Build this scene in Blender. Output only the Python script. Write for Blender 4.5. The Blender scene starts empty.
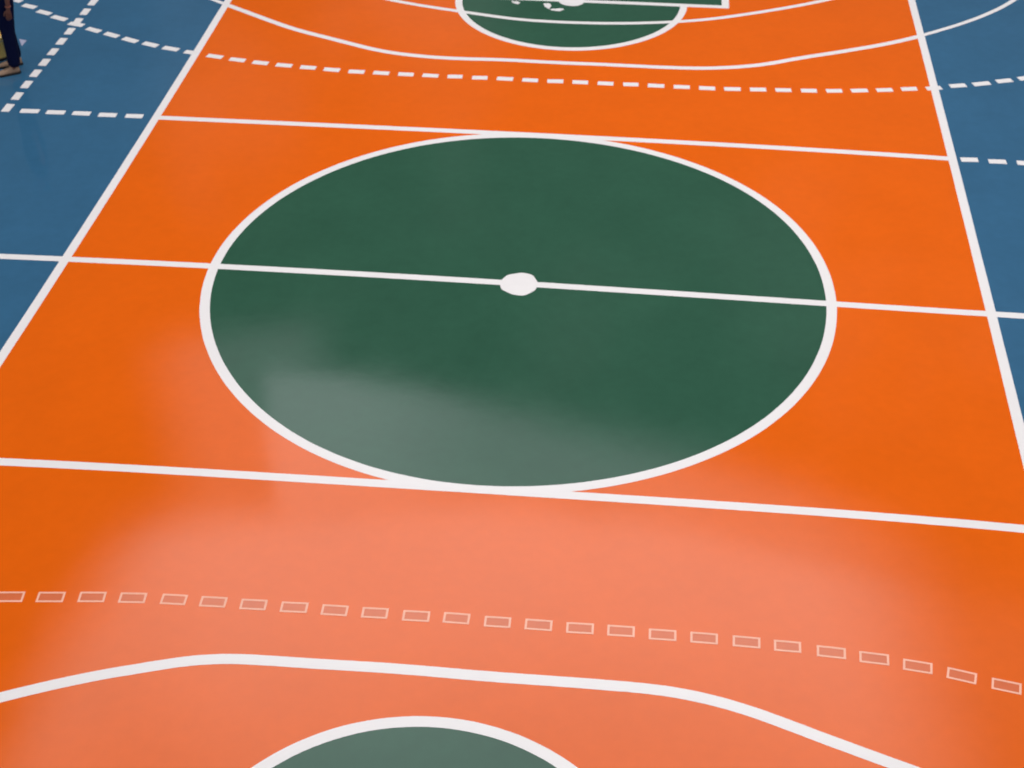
import bpy, bmesh, math, random
from math import pi, sin, cos
from mathutils import Vector, Matrix
random.seed(7)
S = bpy.context.scene
COL = S.collection
# ------------------------------------------------------------------ survey of the court (metres, origin on the centre spot)
N6 = [[-3.5, -5.742], [-3.4, -5.686], [-3.3, -5.631], [-3.2, -5.578], [-3.1, -5.527], [-3.0, -5.478], [-2.9, -5.431], [-2.8, -5.385], [-2.7, -5.341], [-2.6, -5.299], [-2.5, -5.258], [-2.4, -5.22], [-2.3, -5.184], [-2.2, -5.15], [-2.1, -5.116], [-2.0, -5.083], [-1.9, -5.051], [-1.8, -5.024], [-1.7, -5.002], [-1.6, -4.986], [-1.5, -4.975], [-1.4, -4.969], [-1.3, -4.966], [-1.2, -4.963], [-1.1, -4.962], [-1.0, -4.96], [-0.9, -4.958], [-0.8, -4.955], [-0.7, -4.952], [-0.6, -4.95], [-0.5, -4.947], [-0.4, -4.945], [-0.3, -4.944], [-0.2, -4.944], [-0.1, -4.944], [-0.0, -4.945], [0.1, -4.946], [0.2, -4.947], [0.3, -4.947], [0.4, -4.947], [0.5, -4.946], [0.6, -4.945], [0.7, -4.944], [0.8, -4.942], [0.9, -4.941], [1.0, -4.94], [1.1, -4.94], [1.2, -4.94], [1.3, -4.94], [1.4, -4.942], [1.5, -4.946], [1.6, -4.953], [1.7, -4.965], [1.8, -4.981], [1.9, -5.001], [2.0, -5.025], [2.1, -5.054], [2.2, -5.085], [2.3, -5.121], [2.4, -5.159], [2.5, -5.198], [2.6, -5.237], [2.7, -5.275], [2.8, -5.313], [2.9, -5.35], [3.0, -5.387], [3.1, -5.424], [3.2, -5.461], [3.3, -5.498], [3.4, -5.535], [3.5, -5.572], [3.6, -5.609]]
F6 = [[-5.2, 6.695], [-5.1, 6.622], [-5.0, 6.55], [-4.9, 6.479], [-4.8, 6.411], [-4.7, 6.344], [-4.6, 6.278], [-4.5, 6.214], [-4.4, 6.15], [-4.3, 6.087], [-4.2, 6.023], [-4.1, 5.959], [-4.0, 5.895], [-3.9, 5.831], [-3.8, 5.767], [-3.7, 5.705], [-3.6, 5.645], [-3.5, 5.588], [-3.4, 5.535], [-3.3, 5.486], [-3.2, 5.44], [-3.1, 5.397], [-3.0, 5.354], [-2.9, 5.311], [-2.8, 5.267], [-2.7, 5.223], [-2.6, 5.178], [-2.5, 5.135], [-2.4, 5.093], [-2.3, 5.056], [-2.2, 5.024], [-2.1, 4.996], [-2.0, 4.974], [-1.9, 4.955], [-1.8, 4.94], [-1.7, 4.928], [-1.6, 4.919], [-1.5, 4.912], [-1.4, 4.908], [-1.3, 4.906], [-1.2, 4.907], [-1.1, 4.91], [-1.0, 4.914], [-0.9, 4.919], [-0.8, 4.923], [-0.7, 4.926], [-0.6, 4.927], [-0.5, 4.926], [-0.4, 4.924], [-0.3, 4.921], [-0.2, 4.918], [-0.1, 4.917], [-0.0, 4.916], [0.1, 4.916], [0.2, 4.917], [0.3, 4.918], [0.4, 4.92], [0.5, 4.921], [0.6, 4.921], [0.7, 4.921], [0.8, 4.92], [0.9, 4.919], [1.0, 4.918], [1.1, 4.917], [1.2, 4.917], [1.3, 4.918], [1.4, 4.92], [1.5, 4.924], [1.6, 4.928], [1.7, 4.935], [1.8, 4.945], [1.9, 4.959], [2.0, 4.977], [2.1, 4.998], [2.2, 5.023], [2.3, 5.051], [2.4, 5.083], [2.5, 5.12], [2.6, 5.164], [2.7, 5.213], [2.8, 5.265], [2.9, 5.317], [3.0, 5.366], [3.1, 5.413], [3.2, 5.458], [3.3, 5.503], [3.4, 5.548], [3.5, 5.595], [3.6, 5.642], [3.7, 5.69], [3.8, 5.739], [3.9, 5.789], [4.0, 5.841], [4.1, 5.896], [4.2, 5.954], [4.3, 6.016], [4.4, 6.081], [4.5, 6.15], [4.6, 6.223], [4.7, 6.297], [4.8, 6.372], [4.9, 6.448], [5.0, 6.527], [5.1, 6.609], [5.2, 6.696], [5.3, 6.787], [5.4, 6.883], [5.5, 6.985], [5.6, 7.094], [5.7, 7.213], [5.8, 7.343], [5.9, 7.484], [6.0, 7.638]]
P3 = [[-2.8, 6.776], [-2.7, 6.728], [-2.6, 6.682], [-2.5, 6.639], [-2.4, 6.598], [-2.3, 6.56], [-2.2, 6.525], [-2.1, 6.492], [-2.0, 6.462], [-1.9, 6.433], [-1.8, 6.406], [-1.7, 6.38], [-1.6, 6.355], [-1.5, 6.331], [-1.4, 6.307], [-1.3, 6.283], [-1.2, 6.259], [-1.1, 6.236], [-1.0, 6.212], [-0.9, 6.19], [-0.8, 6.169], [-0.7, 6.151], [-0.6, 6.136], [-0.5, 6.125], [-0.4, 6.117], [-0.3, 6.112], [-0.2, 6.108], [-0.1, 6.106], [-0.0, 6.106], [0.1, 6.107], [0.2, 6.11], [0.3, 6.114], [0.4, 6.119], [0.5, 6.126], [0.6, 6.135], [0.7, 6.145], [0.8, 6.157], [0.9, 6.171], [1.0, 6.187], [1.1, 6.204], [1.2, 6.222], [1.3, 6.242], [1.4, 6.264], [1.5, 6.287], [1.6, 6.314], [1.7, 6.343], [1.8, 6.376], [1.9, 6.412], [2.0, 6.451], [2.1, 6.493], [2.2, 6.538], [2.3, 6.583], [2.4, 6.63], [2.5, 6.677], [2.6, 6.726], [2.7, 6.776], [2.8, 6.827], [2.9, 6.88], [3.0, 6.934], [3.1, 6.991], [3.2, 7.049], [3.3, 7.11], [3.4, 7.172], [3.5, 7.237], [3.6, 7.303], [3.7, 7.372], [3.8, 7.442]]
FARDASH = [[-7.332, 6.076, -7.224, 6.028], [-7.167, 5.929, -6.961, 5.853], [-6.907, 5.763, -6.696, 5.676], [-6.655, 5.617, -6.43, 5.518], [-6.367, 5.428, -6.152, 5.376], [-6.082, 5.303, -5.877, 5.214], [-5.805, 5.182, -5.602, 5.092], [-5.53, 5.06, -5.312, 4.967], [-5.233, 4.951, -5.022, 4.873], [-4.95, 4.848, -4.728, 4.79], [-4.648, 4.76, -4.449, 4.712], [-4.338, 4.68, -4.123, 4.636], [-4.037, 4.611, -3.824, 4.576], [-3.734, 4.552, -3.521, 4.528], [-3.43, 4.51, -3.217, 4.49], [-3.124, 4.474, -2.914, 4.462], [-2.824, 4.449, -2.613, 4.432], [-2.512, 4.415, -2.305, 4.417], [-2.209, 4.416, -2.0, 4.407], [-1.9, 4.406, -1.699, 4.405], [-1.604, 4.406, -1.397, 4.4], [-1.298, 4.4, -1.104, 4.411], [-0.999, 4.4, -0.801, 4.412], [-0.7, 4.409, -0.491, 4.406], [-0.393, 4.403, -0.189, 4.402], [-0.091, 4.399, 0.115, 4.409], [0.211, 4.405, 0.411, 4.41], [0.514, 4.407, 0.716, 4.406], [0.819, 4.406, 1.013, 4.418], [1.112, 4.409, 1.32, 4.407], [1.419, 4.404, 1.623, 4.408], [1.719, 4.402, 1.922, 4.402], [2.016, 4.406, 2.223, 4.417], [2.321, 4.422, 2.523, 4.435], [2.62, 4.437, 2.819, 4.452], [2.919, 4.454, 3.122, 4.469], [3.217, 4.476, 3.419, 4.497], [3.511, 4.507, 3.718, 4.541], [3.812, 4.55, 4.014, 4.587], [4.103, 4.609, 4.304, 4.645], [4.4, 4.652, 4.594, 4.704], [4.686, 4.75, 4.892, 4.8], [4.968, 4.821, 5.184, 4.888], [5.256, 4.928, 5.458, 4.991], [5.529, 5.028, 5.729, 5.108]]
NEARDASH = [[-3.423, -4.559, -3.22, -4.537], [-3.12, -4.529, -2.917, -4.508], [-2.81, -4.496, -2.612, -4.476], [-2.506, -4.471, -2.307, -4.455], [-2.191, -4.45, -2.0, -4.444], [-1.895, -4.444, -1.698, -4.437], [-1.59, -4.441, -1.394, -4.432], [-1.286, -4.437, -1.085, -4.428], [-0.979, -4.433, -0.783, -4.429], [-0.677, -4.43, -0.483, -4.423], [-0.372, -4.429, -0.172, -4.422], [-0.071, -4.417, 0.124, -4.416], [0.233, -4.425, 0.428, -4.42], [0.532, -4.421, 0.732, -4.419], [0.836, -4.424, 1.036, -4.418], [1.135, -4.419, 1.334, -4.415], [1.437, -4.425, 1.636, -4.422], [1.737, -4.424, 1.935, -4.424], [2.042, -4.428, 2.24, -4.431], [2.337, -4.44, 2.53, -4.443], [2.641, -4.461, 2.846, -4.47], [2.94, -4.486, 3.148, -4.498], [3.243, -4.526, 3.446, -4.549], [3.544, -4.572, 3.744, -4.613], [3.843, -4.64, 4.042, -4.676]]
LEFTEXT = [[-6.105, 3.015, -5.871, 3.023], [-5.794, 3.016, -5.564, 3.025], [-5.485, 3.023, -5.26, 3.026], [-5.168, 3.013, -4.948, 3.021], [-4.853, 3.018, -4.635, 3.025]]
RIGHTEXT = [[4.584, 2.952, 4.785, 2.963], [4.884, 2.944, 5.085, 2.951], [5.186, 2.942, 5.385, 2.94]]
CIRC = [3.0067, 0.0155, 0.0248, -0.001, -0.0031, 0.0024, 0.0087, -0.0038, -0.0016, -0.0062, 0.0013]

# ------------------------------------------------------------------ helpers
def tag(o, label=None, cat=None, group=None, kind=None):
    if label: o['label'] = label
    if cat: o['category'] = cat
    if group: o['group'] = group
    if kind: o['kind'] = kind
    return o

def link(name, bm, mat, parent=None, smooth=False):
    bmesh.ops.recalc_face_normals(bm, faces=bm.faces)
    me = bpy.data.meshes.new(name)
    bm.to_mesh(me); bm.free()
    if smooth:
        for p in me.polygons: p.use_smooth = True
    me.materials.append(mat)
    o = bpy.data.objects.new(name, me)
    COL.objects.link(o)
    if parent: o.parent = parent
    return o

def empty(name, loc=(0, 0, 0), rz=0):
    o = bpy.data.objects.new(name, None)
    COL.objects.link(o)
    o.location = loc; o.rotation_euler = (0, 0, rz)
    o.empty_display_size = .2
    return o

def slab_poly(bm, pts, z0, z1):
    """closed outline -> thin slab of paint"""
    n = len(pts)
    b = [bm.verts.new((x, y, z0)) for x, y in pts]
    t = [bm.verts.new((x, y, z1)) for x, y in pts]
    bm.faces.new(t); bm.faces.new(b[::-1])
    for i in range(n):
        j = (i + 1) % n
        bm.faces.new((b[i], b[j], t[j], t[i]))

def slab_strip(bm, L, R, z0, z1, closed=False):
    """two rails -> band of paint with thickness"""
    n = len(L)
    V = [[bm.verts.new((p[0], p[1], z)) for p in rail] for rail in (L, R) for z in (z0, z1)]
    lb, lt, rb, rt = V
    for i in range(n if closed else n - 1):
        j = (i + 1) % n
        bm.faces.new((lt[i], lt[j], rt[j], rt[i]))
        bm.faces.new((lb[i], rb[i], rb[j], lb[j]))
        bm.faces.new((lb[i], lb[j], lt[j], lt[i]))
        bm.faces.new((rb[i], rt[i], rt[j], rb[j]))
    if not closed:
        bm.faces.new((lb[0], lt[0], rt[0], rb[0]))
        bm.faces.new((lb[-1], rb[-1], rt[-1], lt[-1]))

def band(bm, pts, w, z0, z1, closed=False, jit=0.0):
    n = len(pts); L = []; R = []; wf = w if callable(w) else (lambda p: w)
    for i in range(n):
        a = pts[(i - 1) % n] if (closed or i > 0) else pts[0]
        b = pts[(i + 1) % n] if (closed or i < n - 1) else pts[-1]
        dx, dy = b[0] - a[0], b[1] - a[1]
        l = math.hypot(dx, dy) or 1
        nx, ny = -dy / l, dx / l
        w0 = wf(pts[i]) / 2; w1 = w0 + random.uniform(-jit, jit); w2 = w0 + random.uniform(-jit, jit)
        L.append((pts[i][0] + nx * w1, pts[i][1] + ny * w1))
        R.append((pts[i][0] - nx * w2, pts[i][1] - ny * w2))
    slab_strip(bm, L, R, z0, z1, closed)

def poly(c, x):
    r = 0
    for k in c: r = r * x + k
    return r

def lin(a, b, n): return [a + (b - a) * i / (n - 1) for i in range(n)]

def circ_r(t):
    r = CIRC[0]
    for k in range(1, 6):
        r += CIRC[2 * k - 1] * cos(k * t) + CIRC[2 * k] * sin(k * t)
    return r

# ------------------------------------------------------------------ materials
def paint(name, rgb, rough=0.06, ior=1.45, mott=0.05, scale=1.2, bump=0.006, tint=None):
    m = bpy.data.materials.new(name); m.use_nodes = True
    nt = m.node_tree; N = nt.nodes; Lk = nt.links
    b = N['Principled BSDF']
    tc = N.new('ShaderNodeTexCoord')
    n1 = N.new('ShaderNodeTexNoise'); n1.inputs['Scale'].default_value = scale; n1.inputs['Detail'].default_value = 6
    n1.inputs['Roughness'].default_value = .62
    n2 = N.new('ShaderNodeTexNoise'); n2.inputs['Scale'].default_value = 9; n2.inputs['Detail'].default_value = 4
    for n in (n1, n2): Lk.new(tc.outputs['Object'], n.inputs['Vector'])
    r1 = N.new('ShaderNodeMapRange')
    r1.inputs['From Min'].default_value = .3; r1.inputs['From Max'].default_value = .7
    r1.inputs['To Min'].default_value = 1 - mott; r1.inputs['To Max'].default_value = 1 + mott
    Lk.new(n1.outputs['Fac'], r1.inputs['Value'])
    r2 = N.new('ShaderNodeMapRange')
    r2.inputs['From Min'].default_value = .3; r2.inputs['From Max'].default_value = .7
    r2.inputs['To Min'].default_value = 1 - mott * .5; r2.inputs['To Max'].default_value = 1 + mott * .5
    Lk.new(n2.outputs['Fac'], r2.inputs['Value'])
    mu = N.new('ShaderNodeMath'); mu.operation = 'MULTIPLY'
    Lk.new(r1.outputs[0], mu.inputs[0]); Lk.new(r2.outputs[0], mu.inputs[1])
    vm = N.new('ShaderNodeVectorMath'); vm.operation = 'SCALE'
    vm.inputs[0].default_value = rgb
    Lk.new(mu.outputs[0], vm.inputs['Scale'])
    Lk.new(vm.outputs[0], b.inputs['Base Color'])
    b.inputs['Roughness'].default_value = rough
    b.inputs['IOR'].default_value = ior
    # slightly uneven gloss of rolled acrylic paint
    r3 = N.new('ShaderNodeMapRange')
    r3.inputs['From Min'].default_value = .3; r3.inputs['From Max'].default_value = .7
    r3.inputs['To Min'].default_value = rough * .8; r3.inputs['To Max'].default_value = rough * 1.25
    Lk.new(n1.outputs['Fac'], r3.inputs['Value']); Lk.new(r3.outputs[0], b.inputs['Roughness'])
    if bump:
        g = N.new('ShaderNodeTexNoise'); g.inputs['Scale'].default_value = 3; g.inputs['Detail'].default_value = 2
        Lk.new(tc.outputs['Object'], g.inputs['Vector'])
        bp = N.new('ShaderNodeBump'); bp.inputs['Strength'].default_value = bump; bp.inputs['Distance'].default_value = .05
        Lk.new(g.outputs['Fac'], bp.inputs['Height']); Lk.new(bp.outputs[0], b.inputs['Normal'])
    return m

def plain(name, rgb, rough=.6, rgb2=None, scale=20, ior=1.4):
    m = bpy.data.materials.new(name); m.use_nodes = True
    nt = m.node_tree; N = nt.nodes; b = N['Principled BSDF']
    tc = N.new('ShaderNodeTexCoord'); n = N.new('ShaderNodeTexNoise'); n.inputs['Scale'].default_value = scale
    n.inputs['Detail'].default_value = 4
    nt.links.new(tc.outputs['Object'], n.inputs['Vector'])
    mx = N.new('ShaderNodeMix'); mx.data_type = 'RGBA'
    mx.inputs[6].default_value = (*rgb, 1)
    mx.inputs[7].default_value = (*(rgb2 or tuple(c * .75 for c in rgb)), 1)
    nt.links.new(n.outputs['Fac'], mx.inputs[0]); nt.links.new(mx.outputs[2], b.inputs['Base Color'])
    b.inputs['Roughness'].default_value = rough; b.inputs['IOR'].default_value = ior
    return m

M_BLUE = paint('blue_court_paint', (.034, .123, .232), mott=.06)
M_ORANGE = paint('orange_court_paint', (.80, .122, .0015), mott=.035)
M_GREEN = paint('green_court_paint', (.026, .094, .057), mott=.07)
M_WHITE = paint('white_line_paint', (.85, .81, .81), rough=.2, mott=.015)
M_PRIMER = paint('primer_pink_paint', (.95, .50, .36), rough=.3, mott=.05)
M_DULL = paint('bare_dash_paint', (.70, .155, .055), rough=.12, mott=.06)

# ------------------------------------------------------------------ the court surface
bm = bmesh.new(); slab_poly(bm, [(-17, -22), (17, -22), (17, 24), (-17, 24)], -.12, 0)
tag(link('floor', bm, M_BLUE), 'blue painted court surround running past both orange edges', kind='structure')

W = .092
LX = lambda y: poly([-0.0015, 0.00829, -4.49699], y) if y > -3 else -4.535 + .0 * y
RX = lambda y: poly([-0.00045, 0.00369, 4.4969], max(y, -3))
ys = lin(-9, 9, 61)
bm = bmesh.new(); slab_strip(bm, [(LX(y), y) for y in ys], [(RX(y), y) for y in ys], 0, .0010)
tag(link('orange_court_field', bm, M_ORANGE), 'broad bright orange painted field filling the court between the two sidelines', 'court paint')

def disc(cx, cy, rf, z0, z1, n=160, a0=0, a1=2 * pi):
    bm = bmesh.new()
    slab_poly(bm, [(cx + rf(a) * cos(a), cy + rf(a) * sin(a)) for a in [a0 + (a1 - a0) * i / n for i in range(n)]], z0, z1)
    return bm
tag(link('green_centre_disc', disc(0, 0, circ_r, 0.0010, .0016), M_GREEN),
    'large dark green disc painted inside the centre circle', 'court paint')
FT_F = (0.02, 6.80); FT_N = (0.05, -6.905)
tag(link('green_free_throw_disc', disc(*FT_F, lambda a: 1.49, 0.0010, .0015, 96), M_GREEN),
    'green half disc at the top edge, inside the far free throw ring', 'court paint')
tag(link('green_free_throw_disc', disc(*FT_N, lambda a: 1.50, 0.0010, .0015, 96), M_GREEN),
    'green disc cut off at the bottom edge, inside the near free throw circle', 'court paint')
bm = bmesh.new(); slab_poly(bm, [(-2.05, 6.79), (2.05, 6.79), (2.05, 12.6), (-2.05, 12.6)], 0.0010, .0018)
tag(link('green_key_area', bm, M_GREEN), 'green painted rectangular key beyond the far free throw line', 'court paint')

# ------------------------------------------------------------------ solid lines
def line(name, pts, label, w=W, z=.0055, closed=False, jit=.0008, group=None, mat=None):
    bm = bmesh.new(); band(bm, pts, w, .0016, .0020 + (z - .0047) * .4, closed, jit)
    return tag(link(name, bm, mat or M_WHITE), label, 'court line', group)

line('side_line', [(LX(y), y) for y in ys], 'white sideline between the orange field and the blue on the left', z=.0066)
line('side_line', [(RX(y), y) for y in ys], 'white sideline between the orange field and the blue on the right', z=.0066)
xs = lin(LX(3), RX(3), 80)
line('attack_line', [(x, poly([-0.00028, -0.00271, -0.00029, 3.04373], x)) for x in xs],
     'straight white line across the orange touching the far side of the centre circle', z=.0052)
xs = lin(LX(-3), RX(-3), 80)
line('attack_line', [(x, poly([-0.00012, -0.00014, -0.00038, 0.01004, -2.98888], x)) for x in xs],
     'straight white line across the orange touching the near side of the centre circle', z=.0052)
xs = lin(-7.5, 7.5, 140)
line('centre_line', [(x, poly([2e-05, 0.00026, -0.00251, -0.00826, 0.02781], max(-5.2, min(5.0, x)))) for x in xs],
     'white centre line crossing the green disc and running into the blue on both sides', z=.0048, w=.09)
line('centre_circle', [(circ_r(t) * cos(t), circ_r(t) * sin(t)) for t in [2 * pi * i / 200 for i in range(200)]],
     'big white ring outlining the green centre disc', z=.0060, closed=True, w=.096)

def smooth_pts(P, k=3):
    out = []
    for i in range(len(P) - 1):
        p0 = P[max(i - 1, 0)]; p1 = P[i]; p2 = P[i + 1]; p3 = P[min(i + 2, len(P) - 1)]
        for j in range(k):
            t = j / k
            out.append(tuple(.5 * (2 * p1[c] + (p2[c] - p0[c]) * t + (2 * p0[c] - 5 * p1[c] + 4 * p2[c] - p3[c]) * t * t
                                   + (3 * p1[c] - p0[c] - 3 * p2[c] + p3[c]) * t ** 3) for c in (0, 1)))
    out.append(tuple(P[-1])); return out
N6x = [[-5.5, -7.2], [-4.9, -6.68], [-4.3, -6.24], [-3.85, -5.95]] + N6 + [[3.9, -5.76], [4.4, -6.05], [4.9, -6.42], [5.5, -6.98]]
line('goal_area_line', smooth_pts(N6x, 2), 'white curved goal area line bending down at both ends near the bottom', w=.095, z=.0054)
line('goal_area_line', smooth_pts([[-6.1, 7.45], [-5.6, 7.0]] + F6 + [[6.3, 8.1]], 2),
     'white curved goal area line sweeping up at both ends, just past the far dashed line', w=lambda p: .085 if abs(p[0]) < 4.5 else .062, z=.0054)
line('three_point_arc', smooth_pts([[-4.4, 7.6], [-3.6, 7.0]] + P3 + [[4.4, 7.85]], 2),
     'thin white arc crossing the far green half disc', w=.075, z=.0047)

def arc(cx, cy, r, a0, a1, n): return [(cx + r * cos(a), cy + r * sin(a)) for a in lin(a0, a1, n)]
line('free_throw_circle', arc(*FT_F, 1.487, pi, 2 * pi, 80), 'white half ring outlining the far green half disc', z=.0062)
line('free_throw_circle', arc(*FT_N, 1.515, 0, 2 * pi * .9999, 120), 'white ring arching up at the bottom edge around green paint', z=.0062)
kr = empty('key_outline', (0, 6.79, 0))
tag(kr, 'white corner outline of the far green key with its free throw line', 'court line')
bm = bmesh.new(); band(bm, [(x, .0) for x in lin(-2.09, 2.09, 30)], .085, .0010, .0050, False, .0008)
link('free_throw_line', bm, M_WHITE, kr)
for sx in (-1, 1):
    bm = bmesh.new(); band(bm, [(sx * 2.05, y) for y in lin(-.04, 5.8, 20)], .095, .0010, .0056, False, .0008)
    link('key_side_line', bm, M_WHITE, kr)

# ------------------------------------------------------------------ painted spots and splashes
def blob(cx, cy, rx, ry, z, n=36, rag=.06, a=0):
    bm = bmesh.new(); pts = []
    ph = [random.uniform(0, 6) for _ in range(4)]
    for i in range(n):
        t = 2 * pi * i / n
        k = 1 + rag * (sin(3 * t + ph[0]) * .5 + sin(5 * t + ph[1]) * .35 + sin(9 * t + ph[2]) * .3)
        x, y = rx * k * cos(t), ry * k * sin(t)
        pts.append((cx + x * cos(a) - y * sin(a), cy + x * sin(a) + y * cos(a)))
    slab_poly(bm, pts, .0012, z); return bm
tag(link('centre_spot', blob(.03, .02, .182, .195, .0034, rag=.05), M_WHITE), 'round white spot in the middle of the green centre disc', 'court mark')
tag(link('free_throw_spot', blob(.03, 6.80, .175, .18, .0034, rag=.03), M_WHITE), 'round white spot on the far free throw line', 'court mark')
for (x, y, rx, ry, a, lab) in [
    (-.275, 6.60, .045, .085, .3, 'small white paint splash, leftmost of the two blots left of the far spot'),
    (-.135, 6.485, .085, .038, .15, 'flat white paint splash just below and left of the far spot'),
    (-.70, 6.66, .06, .035, -.5, 'faint white paint fleck under the far free throw line, farthest left')]:
    tag(link('paint_splash', blob(x, y, rx, ry, .0046, 24, .28, a), M_WHITE), lab, 'paint splash')
bm = bmesh.new(); slab_poly(bm, [(-6.83, 4.90), (-6.72, 4.87), (-6.72, 4.70)], 0, .004)
tag(link('paint_patch', bm, plain('pale_lilac_paint', (.42, .42, .58))), 'small pale triangular patch on the blue right of the person', 'paint mark')

# ------------------------------------------------------------------ dashed lines
def dash_quad(a, b, w):
    dx, dy = b[0] - a[0], b[1] - a[1]; l = math.hypot(dx, dy); nx, ny = -dy / l * w / 2, dx / l * w / 2
    return [(a[0] + nx, a[1] + ny), (a[0] - nx, a[1] - ny), (b[0] - nx, b[1] - ny), (b[0] + nx, b[1] + ny)]
def dashed(label, segs, w=.10, z=.005):
    r = empty('dashed_line', (segs[0][0], segs[0][1], 0)); tag(r, label, 'dashed line')
    ox, oy = segs[0][0], segs[0][1]
    for s in segs:
        l = math.hypot(s[2]-s[0], s[3]-s[1]); k = .007 / l; s = [s[0]+(s[2]-s[0])*k, s[1]+(s[3]-s[1])*k, s[2]-(s[2]-s[0])*k, s[3]-(s[3]-s[1])*k]
        bm = bmesh.new()
        q = dash_quad((s[0] - ox, s[1] - oy), (s[2] - ox, s[3] - oy), w)
        slab_poly(bm, [(x + random.uniform(-.002, .002), y + random.uniform(-.002, .002)) for x, y in q], 0, z)
        link('dash', bm, M_WHITE, r)
    return r
dashed('long curved row of white dashes across the far end, from blue over orange to blue', FARDASH + [[5.80, 5.14, 5.99, 5.23], [6.06, 5.27, 6.24, 5.37]], .092)
dashed('five short white dashes carrying the far attack line into the left blue', LEFTEXT, .092)
dashed('white dashes carrying the far attack line into the right blue', RIGHTEXT + [[5.485, 2.938, 5.685, 2.936], [5.785, 2.934, 5.985, 2.93]], .092)
COACH = [[-6.272, 3.07 + .303 * i - .10, -6.272, 3.07 + .303 * i + .10] for i in range(15)]
dashed('straight row of white dashes on the left blue, parallel to the sideline, near the person', COACH, .096, .0056)

r = empty('outlined_dashed_line', (NEARDASH[0][0], NEARDASH[0][1], 0))
tag(r, 'row of unfilled dash outlines across the near orange, waiting for white paint', 'dashed line')
ox, oy = NEARDASH[0][:2]
extra = [[s[0], -s[1], s[2], -s[3]] for s in FARDASH if -4.9 < s[0] < -3.6]
extra = [[a, b - .06, c, d - .06] for a, b, c, d in extra]
for s in extra + NEARDASH:
    a = (s[0] - ox, s[1] - oy); b = (s[2] - ox, s[3] - oy)
    bm = bmesh.new(); slab_poly(bm, dash_quad(a, b, .10), .0010, .0024)
    d = link('dash', bm, M_DULL, r)
    q = dash_quad(a, b, .105)
    dx, dy = b[0] - a[0], b[1] - a[1]; l = math.hypot(dx, dy); t = .0155
    inn = dash_quad((a[0] + dx / l * t, a[1] + dy / l * t), (b[0] - dx / l * t, b[1] - dy / l * t), .105 - 2 * t)
    bm = bmesh.new(); slab_strip(bm, q, inn, .0012, .0034, True)
    tag(link('outline', bm, M_PRIMER, d), 'thin pale pink outline')

# ------------------------------------------------------------------ person at the left edge
M_SKIN = plain('brown_skin', (.16, .065, .045), .55, (.12, .045, .03), 8)
M_JEANS = plain('navy_denim', (.0015, .003, .022), .95, (.003, .006, .034), 30, 1.2)
M_SHIRT = plain('dark_navy_cloth', (.002, .003, .016), .95, (.004, .005, .02), 12, 1.2)
M_SUEDE = plain('tan_suede', (.36, .24, .17), .85, (.24, .15, .10), 14)
M_SOLE = plain('black_rubber', (.012, .012, .014), .6)
M_HAIR = plain('black_hair', (.012, .010, .009), .5)
M_BAND = plain('copper_bracelet', (.30, .10, .07), .35)
M_EYE = plain('eye_white', (.7, .68, .64), .2)
M_IRIS = plain('dark_iris', (.02, .012, .008), .15)
M_LIP = plain('lip_skin', (.17, .05, .045), .5)

def skin(name, verts, edges, mat, parent, root=0, levels=2):
    me = bpy.data.meshes.new(name)
    me.from_pydata([v[:3] for v in verts], edges, []); me.update()
    me.materials.append(mat)
    o = bpy.data.objects.new(name, me); COL.objects.link(o); o.parent = parent
    o.modifiers.new('skin', 'SKIN')
    if not me.skin_vertices:
        try: me.attributes
        except Exception: pass
    layer = me.skin_vertices[0] if len(me.skin_vertices) else None
    if layer is None:
        bm = bmesh.new(); bm.from_mesh(me); bm.verts.layers.skin.verify(); bm.to_mesh(me); bm.free()
        layer = me.skin_vertices[0]
    for i, v in enumerate(verts):
        rx, ry = (v[3], v[4]) if len(v) > 4 else (v[3], v[3])
        layer.data[i].radius = (rx, ry)
        layer.data[i].use_root = (i == root)
    o.modifiers['skin'].use_smooth_shade = True
    ss = o.modifiers.new('sub', 'SUBSURF'); ss.levels = levels; ss.render_levels = levels
    return o

def chain(a, n): return [(a + i, a + i + 1) for i in range(n - 1)]

# local frame: +x is the way the person faces, +y the left side (towards the court)
P = empty('person', (-6.60, 4.06, 0), math.atan2(-.50, -.866))
tag(P, 'person in navy jeans and tan shoes standing on the blue at the left edge', 'person')
# body: pelvis, spine, neck, head; legs; arms
BV = [(-.06, 0, .94, .100, .115), (-.06, 0, 1.08, .090, .105), (-.06, 0, 1.24, .095, .12), (-.07, 0, 1.38, .085, .11), (-.06, 0, 1.47, .055, .055), (-.04, 0, 1.53, .052, .052),
      (-.025, 0, 1.585, .090, .078), (-.03, 0, 1.655, .112, .098), (-.035, 0, 1.72, .098, .088),
      # left leg (near)
      (-.055, .10, .86, .090), (-.035, .115, .48, .058), (-.02, .125, .10, .040), (-.005, .125, .045, .040), (.12, .13, .03, .030), (.17, .13, .028, .022),
      # right leg (far)
      (-.065, -.10, .86, .090), (-.04, -.10, .48, .058), (-.08, -.105, .10, .040), (-.075, -.105, .045, .040), (.05, -.11, .03, .030), (.10, -.11, .028, .022),
      # left arm
      (-.07, .16, 1.405, .044), (-.08, .225, 1.27, .047), (-.11, .245, 1.13, .040), (-.10, .25, 1.00, .034), (-.09, .25, .885, .025), (-.085, .25, .85, .027, .022), (-.08, .25, .80, .032, .018),
      # right arm
      (-.07, -.16, 1.405, .044), (-.08, -.225, 1.27, .047), (-.07, -.245, 1.13, .040), (-.03, -.25, 1.00, .034), (.0, -.25, .885, .025), (.005, -.25, .85, .027, .022), (.01, -.25, .80, .032, .018)]
BE = chain(0, 9) + [(0, 9)] + chain(9, 6) + [(0, 15)] + chain(15, 6) + [(3, 21)] + chain(21, 7) + [(3, 28)] + chain(28, 7)
body = skin('body', BV, BE, M_SKIN, P, 0, 2)
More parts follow.
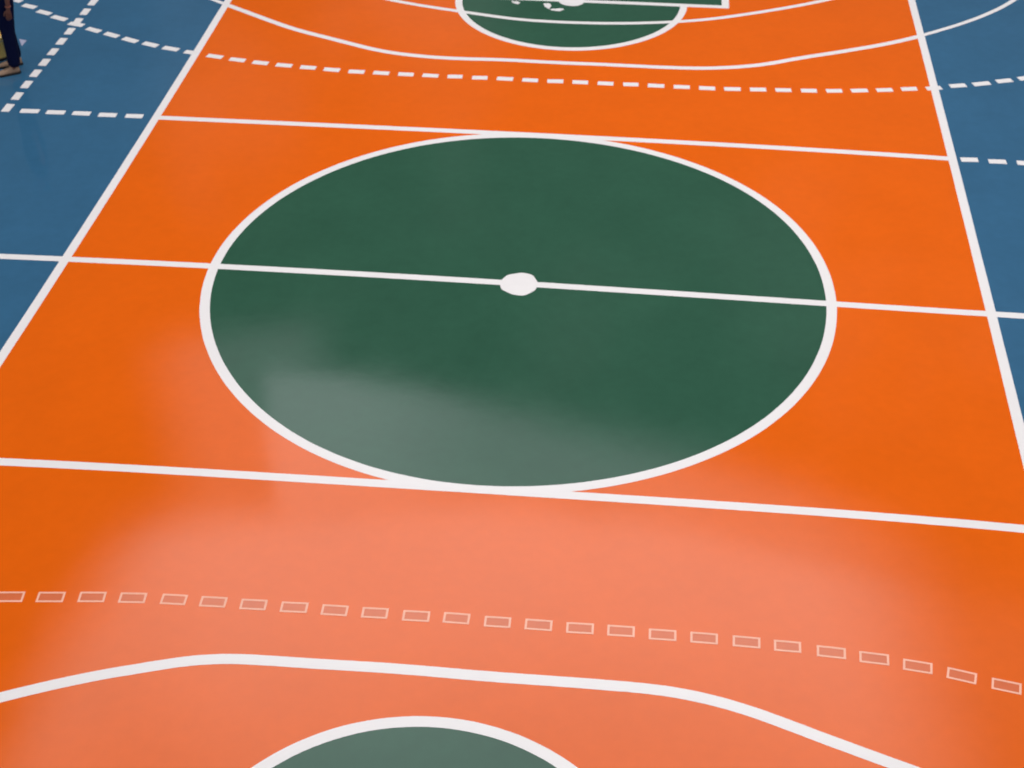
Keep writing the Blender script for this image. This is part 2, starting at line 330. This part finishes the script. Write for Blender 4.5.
def fingers(sy, bx, parent):
    for k, (fx, ln, bend) in enumerate([(.028, .066, .016), (.010, .074, .012), (-.008, .068, .010), (-.025, .052, .008)]):
        x0 = bx + fx; y0 = sy * .25
        V = [(x0 - fx * .2, y0, .815, .009), (x0, y0, .785, .009), (x0 + .003, y0 - sy * bend * .4, .785 - ln * .45, .0085), (x0 + .001, y0 - sy * bend, .785 - ln * .78, .0075), (x0 - .003, y0 - sy * bend * 1.5, .785 - ln, .006)]
        skin('finger', V, chain(0, 5), M_SKIN, parent, 0, 1)
    V = [(bx + .008, sy * .25, .845, .011), (bx + .036, sy * .245, .825, .011), (bx + .050, sy * .238, .795, .010), (bx + .052, sy * .232, .772, .008)]
    skin('thumb', V, chain(0, 4), M_SKIN, parent, 0, 1)
fingers(1, -.08, body); fingers(-1, .01, body)
# face on the head
def uvs(name, c, r, mat, parent, seg=16):
    bm = bmesh.new(); bmesh.ops.create_uvsphere(bm, u_segments=seg, v_segments=seg // 2 + 2, radius=1)
    for v in bm.verts: v.co = Vector((c[0] + v.co.x * r[0], c[1] + v.co.y * r[1], c[2] + v.co.z * r[2]))
    return link(name, bm, mat, parent, True)
for s in (-1, 1):
    e = uvs('eye', (.048, s * .030, 1.645), (.012, .015, .010), M_EYE, body); uvs('iris', (.0585, s * .030, 1.645), (.003, .006, .006), M_IRIS, e)
    uvs('ear', (-.035, s * .086, 1.64), (.018, .009, .030), M_SKIN, body)
uvs('nose', (.055, 0, 1.612), (.018, .013, .024), M_SKIN, body)
uvs('mouth', (.044, 0, 1.572), (.008, .024, .007), M_LIP, body)
hb = bmesh.new(); bmesh.ops.create_uvsphere(hb, u_segments=24, v_segments=16, radius=1)
for v in list(hb.verts):
    v.co = Vector((-.038 + v.co.x * .112, v.co.y * .099, 1.675 + v.co.z * .110 * (1 if v.co.z > 0 else .95)))
bmesh.ops.delete(hb, geom=[v for v in hb.verts if v.co.x > .0 and v.co.z < 1.69], context='VERTS')
link('hair', hb, M_HAIR, P, True)
# clothes
jeans = skin('jeans', [(-.06, 0, 1.06, .145, .160), (-.06, 0, .90, .140, .150), (-.055, .10, .78, .112), (-.035, .112, .50, .088), (-.035, .122, .28, .080), (-.03, .125, .075, .080),
                (-.06, -.10, .78, .112), (-.045, -.10, .50, .095), (-.065, -.105, .28, .088), (-.08, -.105, .075, .083)],
      [(0, 1), (1, 2), (2, 3), (3, 4), (4, 5), (1, 6), (6, 7), (7, 8), (8, 9)], M_JEANS, P, 0, 2)
shirt = skin('shirt', [(-.06, 0, .88, .175, .195), (-.06, 0, 1.08, .150, .165), (-.06, 0, 1.24, .145, .172), (-.065, 0, 1.37, .125, .165), (-.06, 0, 1.475, .085, .09)],
     chain(0, 5), M_SHIRT, P, 0, 2)
for s_ in (-1, 1):
    skin('sleeve', [(-.068, s_ * .07, 1.425, .070), (-.07, s_ * .165, 1.395, .084), (-.08, s_ * .222, 1.27, .070), (-.088, s_ * .236, 1.16, .064)], chain(0, 4), M_SHIRT, shirt, 0, 2)
# bracelet
bb = bmesh.new(); n = 24; m_ = 8; ring = []
for i in range(n):
    t = 2 * pi * i / n; ring.append([bb.verts.new((-.091 + (.030 + .005 * cos(u)) * cos(t), .25 + (.030 + .005 * cos(u)) * sin(t), .892 + .007 * sin(u))) for u in [2 * pi * j / m_ for j in range(m_)]])
for i in range(n):
    for j in range(m_):
        bb.faces.new((ring[i][j], ring[(i + 1) % n][j], ring[(i + 1) % n][(j + 1) % m_], ring[i][(j + 1) % m_]))
link('bracelet', bb, M_BAND, P, True)
def shoe(hx, y0, parent):
    """hx: heel x; lofted upper on a rubber sole"""
    sec = [(-.0, .030, .085), (.03, .038, .105), (.08, .040, .108), (.13, .042, .088), (.18, .047, .068), (.23, .045, .055), (.268, .032, .045), (.285, .014, .034)]
    up = bmesh.new(); rows = []
    for (x, w, h) in sec:
        row = [];
        for j in range(13):
            a = pi * j / 12; cx = cos(a); sx_ = sin(a)
            row.append(up.verts.new((hx + x, y0 + w * (abs(cx) ** .8) * (1 if cx > 0 else -1), .018 + (h - .018) * (sx_ ** .75))))
        rows.append(row)
    for i in range(len(rows) - 1):
        for j in range(12): up.faces.new((rows[i][j], rows[i + 1][j], rows[i + 1][j + 1], rows[i][j + 1]))
    up.faces.new(rows[0]); up.faces.new(rows[-1][::-1])
    for i in range(len(rows) - 1): up.faces.new((rows[i][0], rows[i][12], rows[i + 1][12], rows[i + 1][0]))
    o = link('shoe', up, M_SUEDE, parent, True)
    so = bmesh.new()
    L = [(hx + x, y0 + w + .006) for x, w, h in sec]; R = [(hx + x, y0 - w - .006) for x, w, h in sec]
    L = [(hx - .010, y0 + .018)] + L + [(hx + .294, y0 + .004)]; R = [(hx - .010, y0 - .018)] + R + [(hx + .294, y0 - .004)]
    slab_strip(so, L, R, .0, .024); link('sole', so, M_SOLE, o)
    for k in range(3):
        la = bmesh.new(); x = hx + .125 + k * .022
        lv = [(x, y0 - .026, .088 - k * .008), (x + .003, y0, .101 - k * .008), (x, y0 + .026, .088 - k * .008)]
        for a, b in zip(lv, lv[1:]):
            d = Vector(b) - Vector(a); mt = Matrix.Translation((Vector(a) + Vector(b)) / 2) @ d.to_track_quat('Z', 'Y').to_matrix().to_4x4()
            bmesh.ops.create_cone(la, segments=8, radius1=.003, radius2=.003, depth=d.length * 1.05, cap_ends=True, matrix=mt)
        link('lace', la, M_SOLE, o)
shoe(-.075, .125, P); shoe(-.140, -.105, P)

# ------------------------------------------------------------------ yellow paint bucket beside the person
M_BUCK = plain('yellow_plastic', (.95, .64, .16), .45, (.92, .66, .22), 6)
M_WIRE = plain('steel_wire', (.35, .35, .36), .3)
M_PAINTIN = plain('wet_white_paint', (.55, .52, .42), .2)
bk = empty('paint_bucket', (-6.87, 4.38, 0)); bk.scale = (1, 1, 1.2); tag(bk, 'yellow paint bucket on the blue behind the tan shoe at the left edge', 'bucket')
def lathe(prof, n=32):
    bm = bmesh.new(); rings = [[bm.verts.new((r * cos(2 * pi * i / n), r * sin(2 * pi * i / n), z)) for i in range(n)] for r, z in prof]
    for a, b in zip(rings, rings[1:]):
        for i in range(n): bm.faces.new((a[i], a[(i + 1) % n], b[(i + 1) % n], b[i]))
    bm.faces.new(rings[0][::-1]); bm.faces.new(rings[-1]); return bm
link('bucket_body', lathe([(.118, 0), (.122, .004), (.140, .24), (.148, .242), (.150, .252), (.146, .258), (.138, .256), (.134, .24), (.116, .012)]), M_BUCK, bk, True)
link('base_rim', lathe([(.121, .0), (.127, .002), (.129, .03), (.124, .032)]), M_SOLE, bk, True)
link('paint_fill', lathe([(.128, .17), (.129, .18)]), M_PAINTIN, bk)
hb = bmesh.new(); pts = [(.15 * cos(a), -.02 - .14 * sin(a), .24 - .03 * sin(a)) for a in lin(0, pi, 20)]
for a, b in zip(pts, pts[1:]):
    d = Vector(b) - Vector(a); bmesh.ops.create_cone(hb, segments=8, radius1=.003, radius2=.003, depth=d.length * 1.1, cap_ends=True,
        matrix=Matrix.Translation((Vector(a) + Vector(b)) / 2) @ d.to_track_quat('Z', 'Y').to_matrix().to_4x4())
link('bail_handle', hb, M_WIRE, bk)

# ------------------------------------------------------------------ sky: overcast, dark towards the horizon, one bright opening in the cloud
w = bpy.data.worlds.new('World'); S.world = w; w.use_nodes = True
nt = w.node_tree; N = nt.nodes; L = nt.links
bg = N['Background']
tc = N.new('ShaderNodeTexCoord')
nrm = N.new('ShaderNodeVectorMath'); nrm.operation = 'NORMALIZE'; L.new(tc.outputs['Generated'], nrm.inputs[0])
sp = N.new('ShaderNodeSeparateXYZ'); L.new(nrm.outputs[0], sp.inputs[0])
def mth(op, *a):
    n = N.new('ShaderNodeMath'); n.operation = op
    for i, v in enumerate(a):
        if isinstance(v, (int, float)): n.inputs[i].default_value = v
        else: L.new(v, n.inputs[i])
    return n.outputs[0]
def sstep(v, a, b):
    n = N.new('ShaderNodeMapRange'); n.interpolation_type = 'SMOOTHSTEP'
    for key, x in (('Value', v), ('From Min', a), ('From Max', b)):
        if isinstance(x, (int, float)): n.inputs[key].default_value = x
        else: L.new(x, n.inputs[key])
    return n.outputs[0]
el = mth('MULTIPLY', mth('ARCSINE', sp.outputs['Z']), 180 / pi)
az = mth('MULTIPLY', mth('ARCTAN2', sp.outputs['X'], sp.outputs['Y']), 180 / pi)      # degrees, + to the right
nz = N.new('ShaderNodeTexNoise'); nz.inputs['Scale'].default_value = 6; nz.inputs['Detail'].default_value = 3
L.new(nrm.outputs[0], nz.inputs['Vector'])
wob = mth('SUBTRACT', nz.outputs['Fac'], .5)
elw = mth('ADD', el, mth('MULTIPLY', wob, 1.2)); azw = mth('ADD', az, mth('MULTIPLY', wob, 4.0))
def mx(a, b): return mth('MAXIMUM', a, b)
def inv(a): return mth('SUBTRACT', 1.0, a)
# the surroundings stay dark up to about 38 degrees, a little lighter to the right; open cloud overhead and behind
low = mth('ADD', .07, mth('MULTIPLY', sstep(az, -25, 20), .04))
low = mth('ADD', low, mth('MULTIPLY', sstep(nz.outputs['Fac'], .5, .75), .14))
upper = sstep(elw, 54, 75)
base = mth('ADD', mth('MULTIPLY', low, inv(upper)), mth('MULTIPLY', upper, .92))
behind = sstep(mth('MULTIPLY', sp.outputs['Y'], -1.0), .0, .4)
base = mth('ADD', base, mth('MULTIPLY', behind, .55))
# one bright opening in the cloud ahead, brightest between 42 and 46 degrees
right = mth('ADD', mth('MULTIPLY', inv(sstep(mth('SUBTRACT', azw, mth('MULTIPLY', mth('MAXIMUM', mth('SUBTRACT', el, 43.0), 0.0), .9)), 7.0, 18.0)), .88), .12)
right = mth('MULTIPLY', right, inv(sstep(az, 26.0, 38.0)))
tilt = mth('SUBTRACT', el, mth('MULTIPLY', mth('ADD', az, 18.0), .145))
soft = mth('ADD', 36.9, mth('MULTIPLY', sstep(az, -16, 0), 1.6))
tierA = mth('MULTIPLY', sstep(tilt, 35.9, soft), sstep(azw, -19.2, -17.6))
tierA = mth('MULTIPLY', mth('MULTIPLY', tierA, right), mth('ADD', .50, mth('MULTIPLY', inv(sstep(az, -15, -6)), .25)))
shift = mth('MULTIPLY', mth('MAXIMUM', mth('SUBTRACT', el, 40.0), 0.0), 1.4)
leftB = sstep(mth('ADD', azw, shift), -26.0, -20.0)
tierB = mth('MULTIPLY', mth('MULTIPLY', sstep(mth('SUBTRACT', elw, mth('MULTIPLY', mth('ADD', az, 18.0), .04)), 40.3, 42.9), leftB), right)
tierC = mth('MULTIPLY', mth('MULTIPLY', sstep(elw, 34.0, 35.6), mth('MULTIPLY', sstep(az, -24.5, -20.5), inv(sstep(az, -17.0, -13.5)))), .27)
decay = inv(mth('MULTIPLY', sstep(el, 45.0, 53.0), .35))
farleft = inv(mth('MULTIPLY', inv(sstep(az, -29, -20)), .28))
patch = mth('MULTIPLY', mth('MULTIPLY', mx(mx(tierA, tierB), tierC), decay), farleft)
patch = mth('MULTIPLY', patch, inv(behind))
cl = mth('MULTIPLY', patch, 2.85)
cr = N.new('ShaderNodeCombineColor')
for i, k in enumerate((.95, .97, 1.0)):
    L.new(mth('ADD', mth('MULTIPLY', base, (1.0, .99, .99)[i]), mth('MULTIPLY', cl, k)), cr.inputs[i])
L.new(cr.outputs[0], bg.inputs['Color']); bg.inputs['Strength'].default_value = 1.0
# added overhead area light, no lamp seen; brightens the court towards far right
ld = bpy.data.lights.new('added_fill_light', 'AREA'); ld.shape = 'SQUARE'; ld.size = 4.0; ld.energy = 1320; ld.color = (1, .99, .985)
lo = bpy.data.objects.new('added_fill_light', ld); COL.objects.link(lo); lo.location = (2.2, 3.0, 17)
S.view_settings.view_transform = 'Standard'; S.view_settings.look = 'None'
S.view_settings.gamma = 1; S.view_settings.use_curve_mapping = False
S.view_settings.exposure = 0

# ------------------------------------------------------------------ camera, about eight metres up behind the near end
cd = bpy.data.cameras.new('camera'); cam = bpy.data.objects.new('camera', cd); COL.objects.link(cam)
pos = Vector((1.2720, -12.0101, 8.0815)); p, yw, rl = .655593, -.108881, -.003267
f = Vector((sin(yw) * cos(p), cos(yw) * cos(p), -sin(p))); rt = f.cross(Vector((0, 0, 1))).normalized(); up = rt.cross(f)
R_ = cos(rl) * rt + sin(rl) * up; U_ = -sin(rl) * rt + cos(rl) * up
m = Matrix((R_, U_, -f)).transposed().to_4x4(); m.translation = pos
cam.matrix_world = m
cd.sensor_fit = 'HORIZONTAL'; cd.sensor_width = 36; cd.lens = 1498.997 / 1024 * 36
cd.dof.use_dof = True; cd.dof.focus_distance = 5.0; cd.dof.aperture_fstop = (cd.lens / 1000) / .0075
S.camera = cam
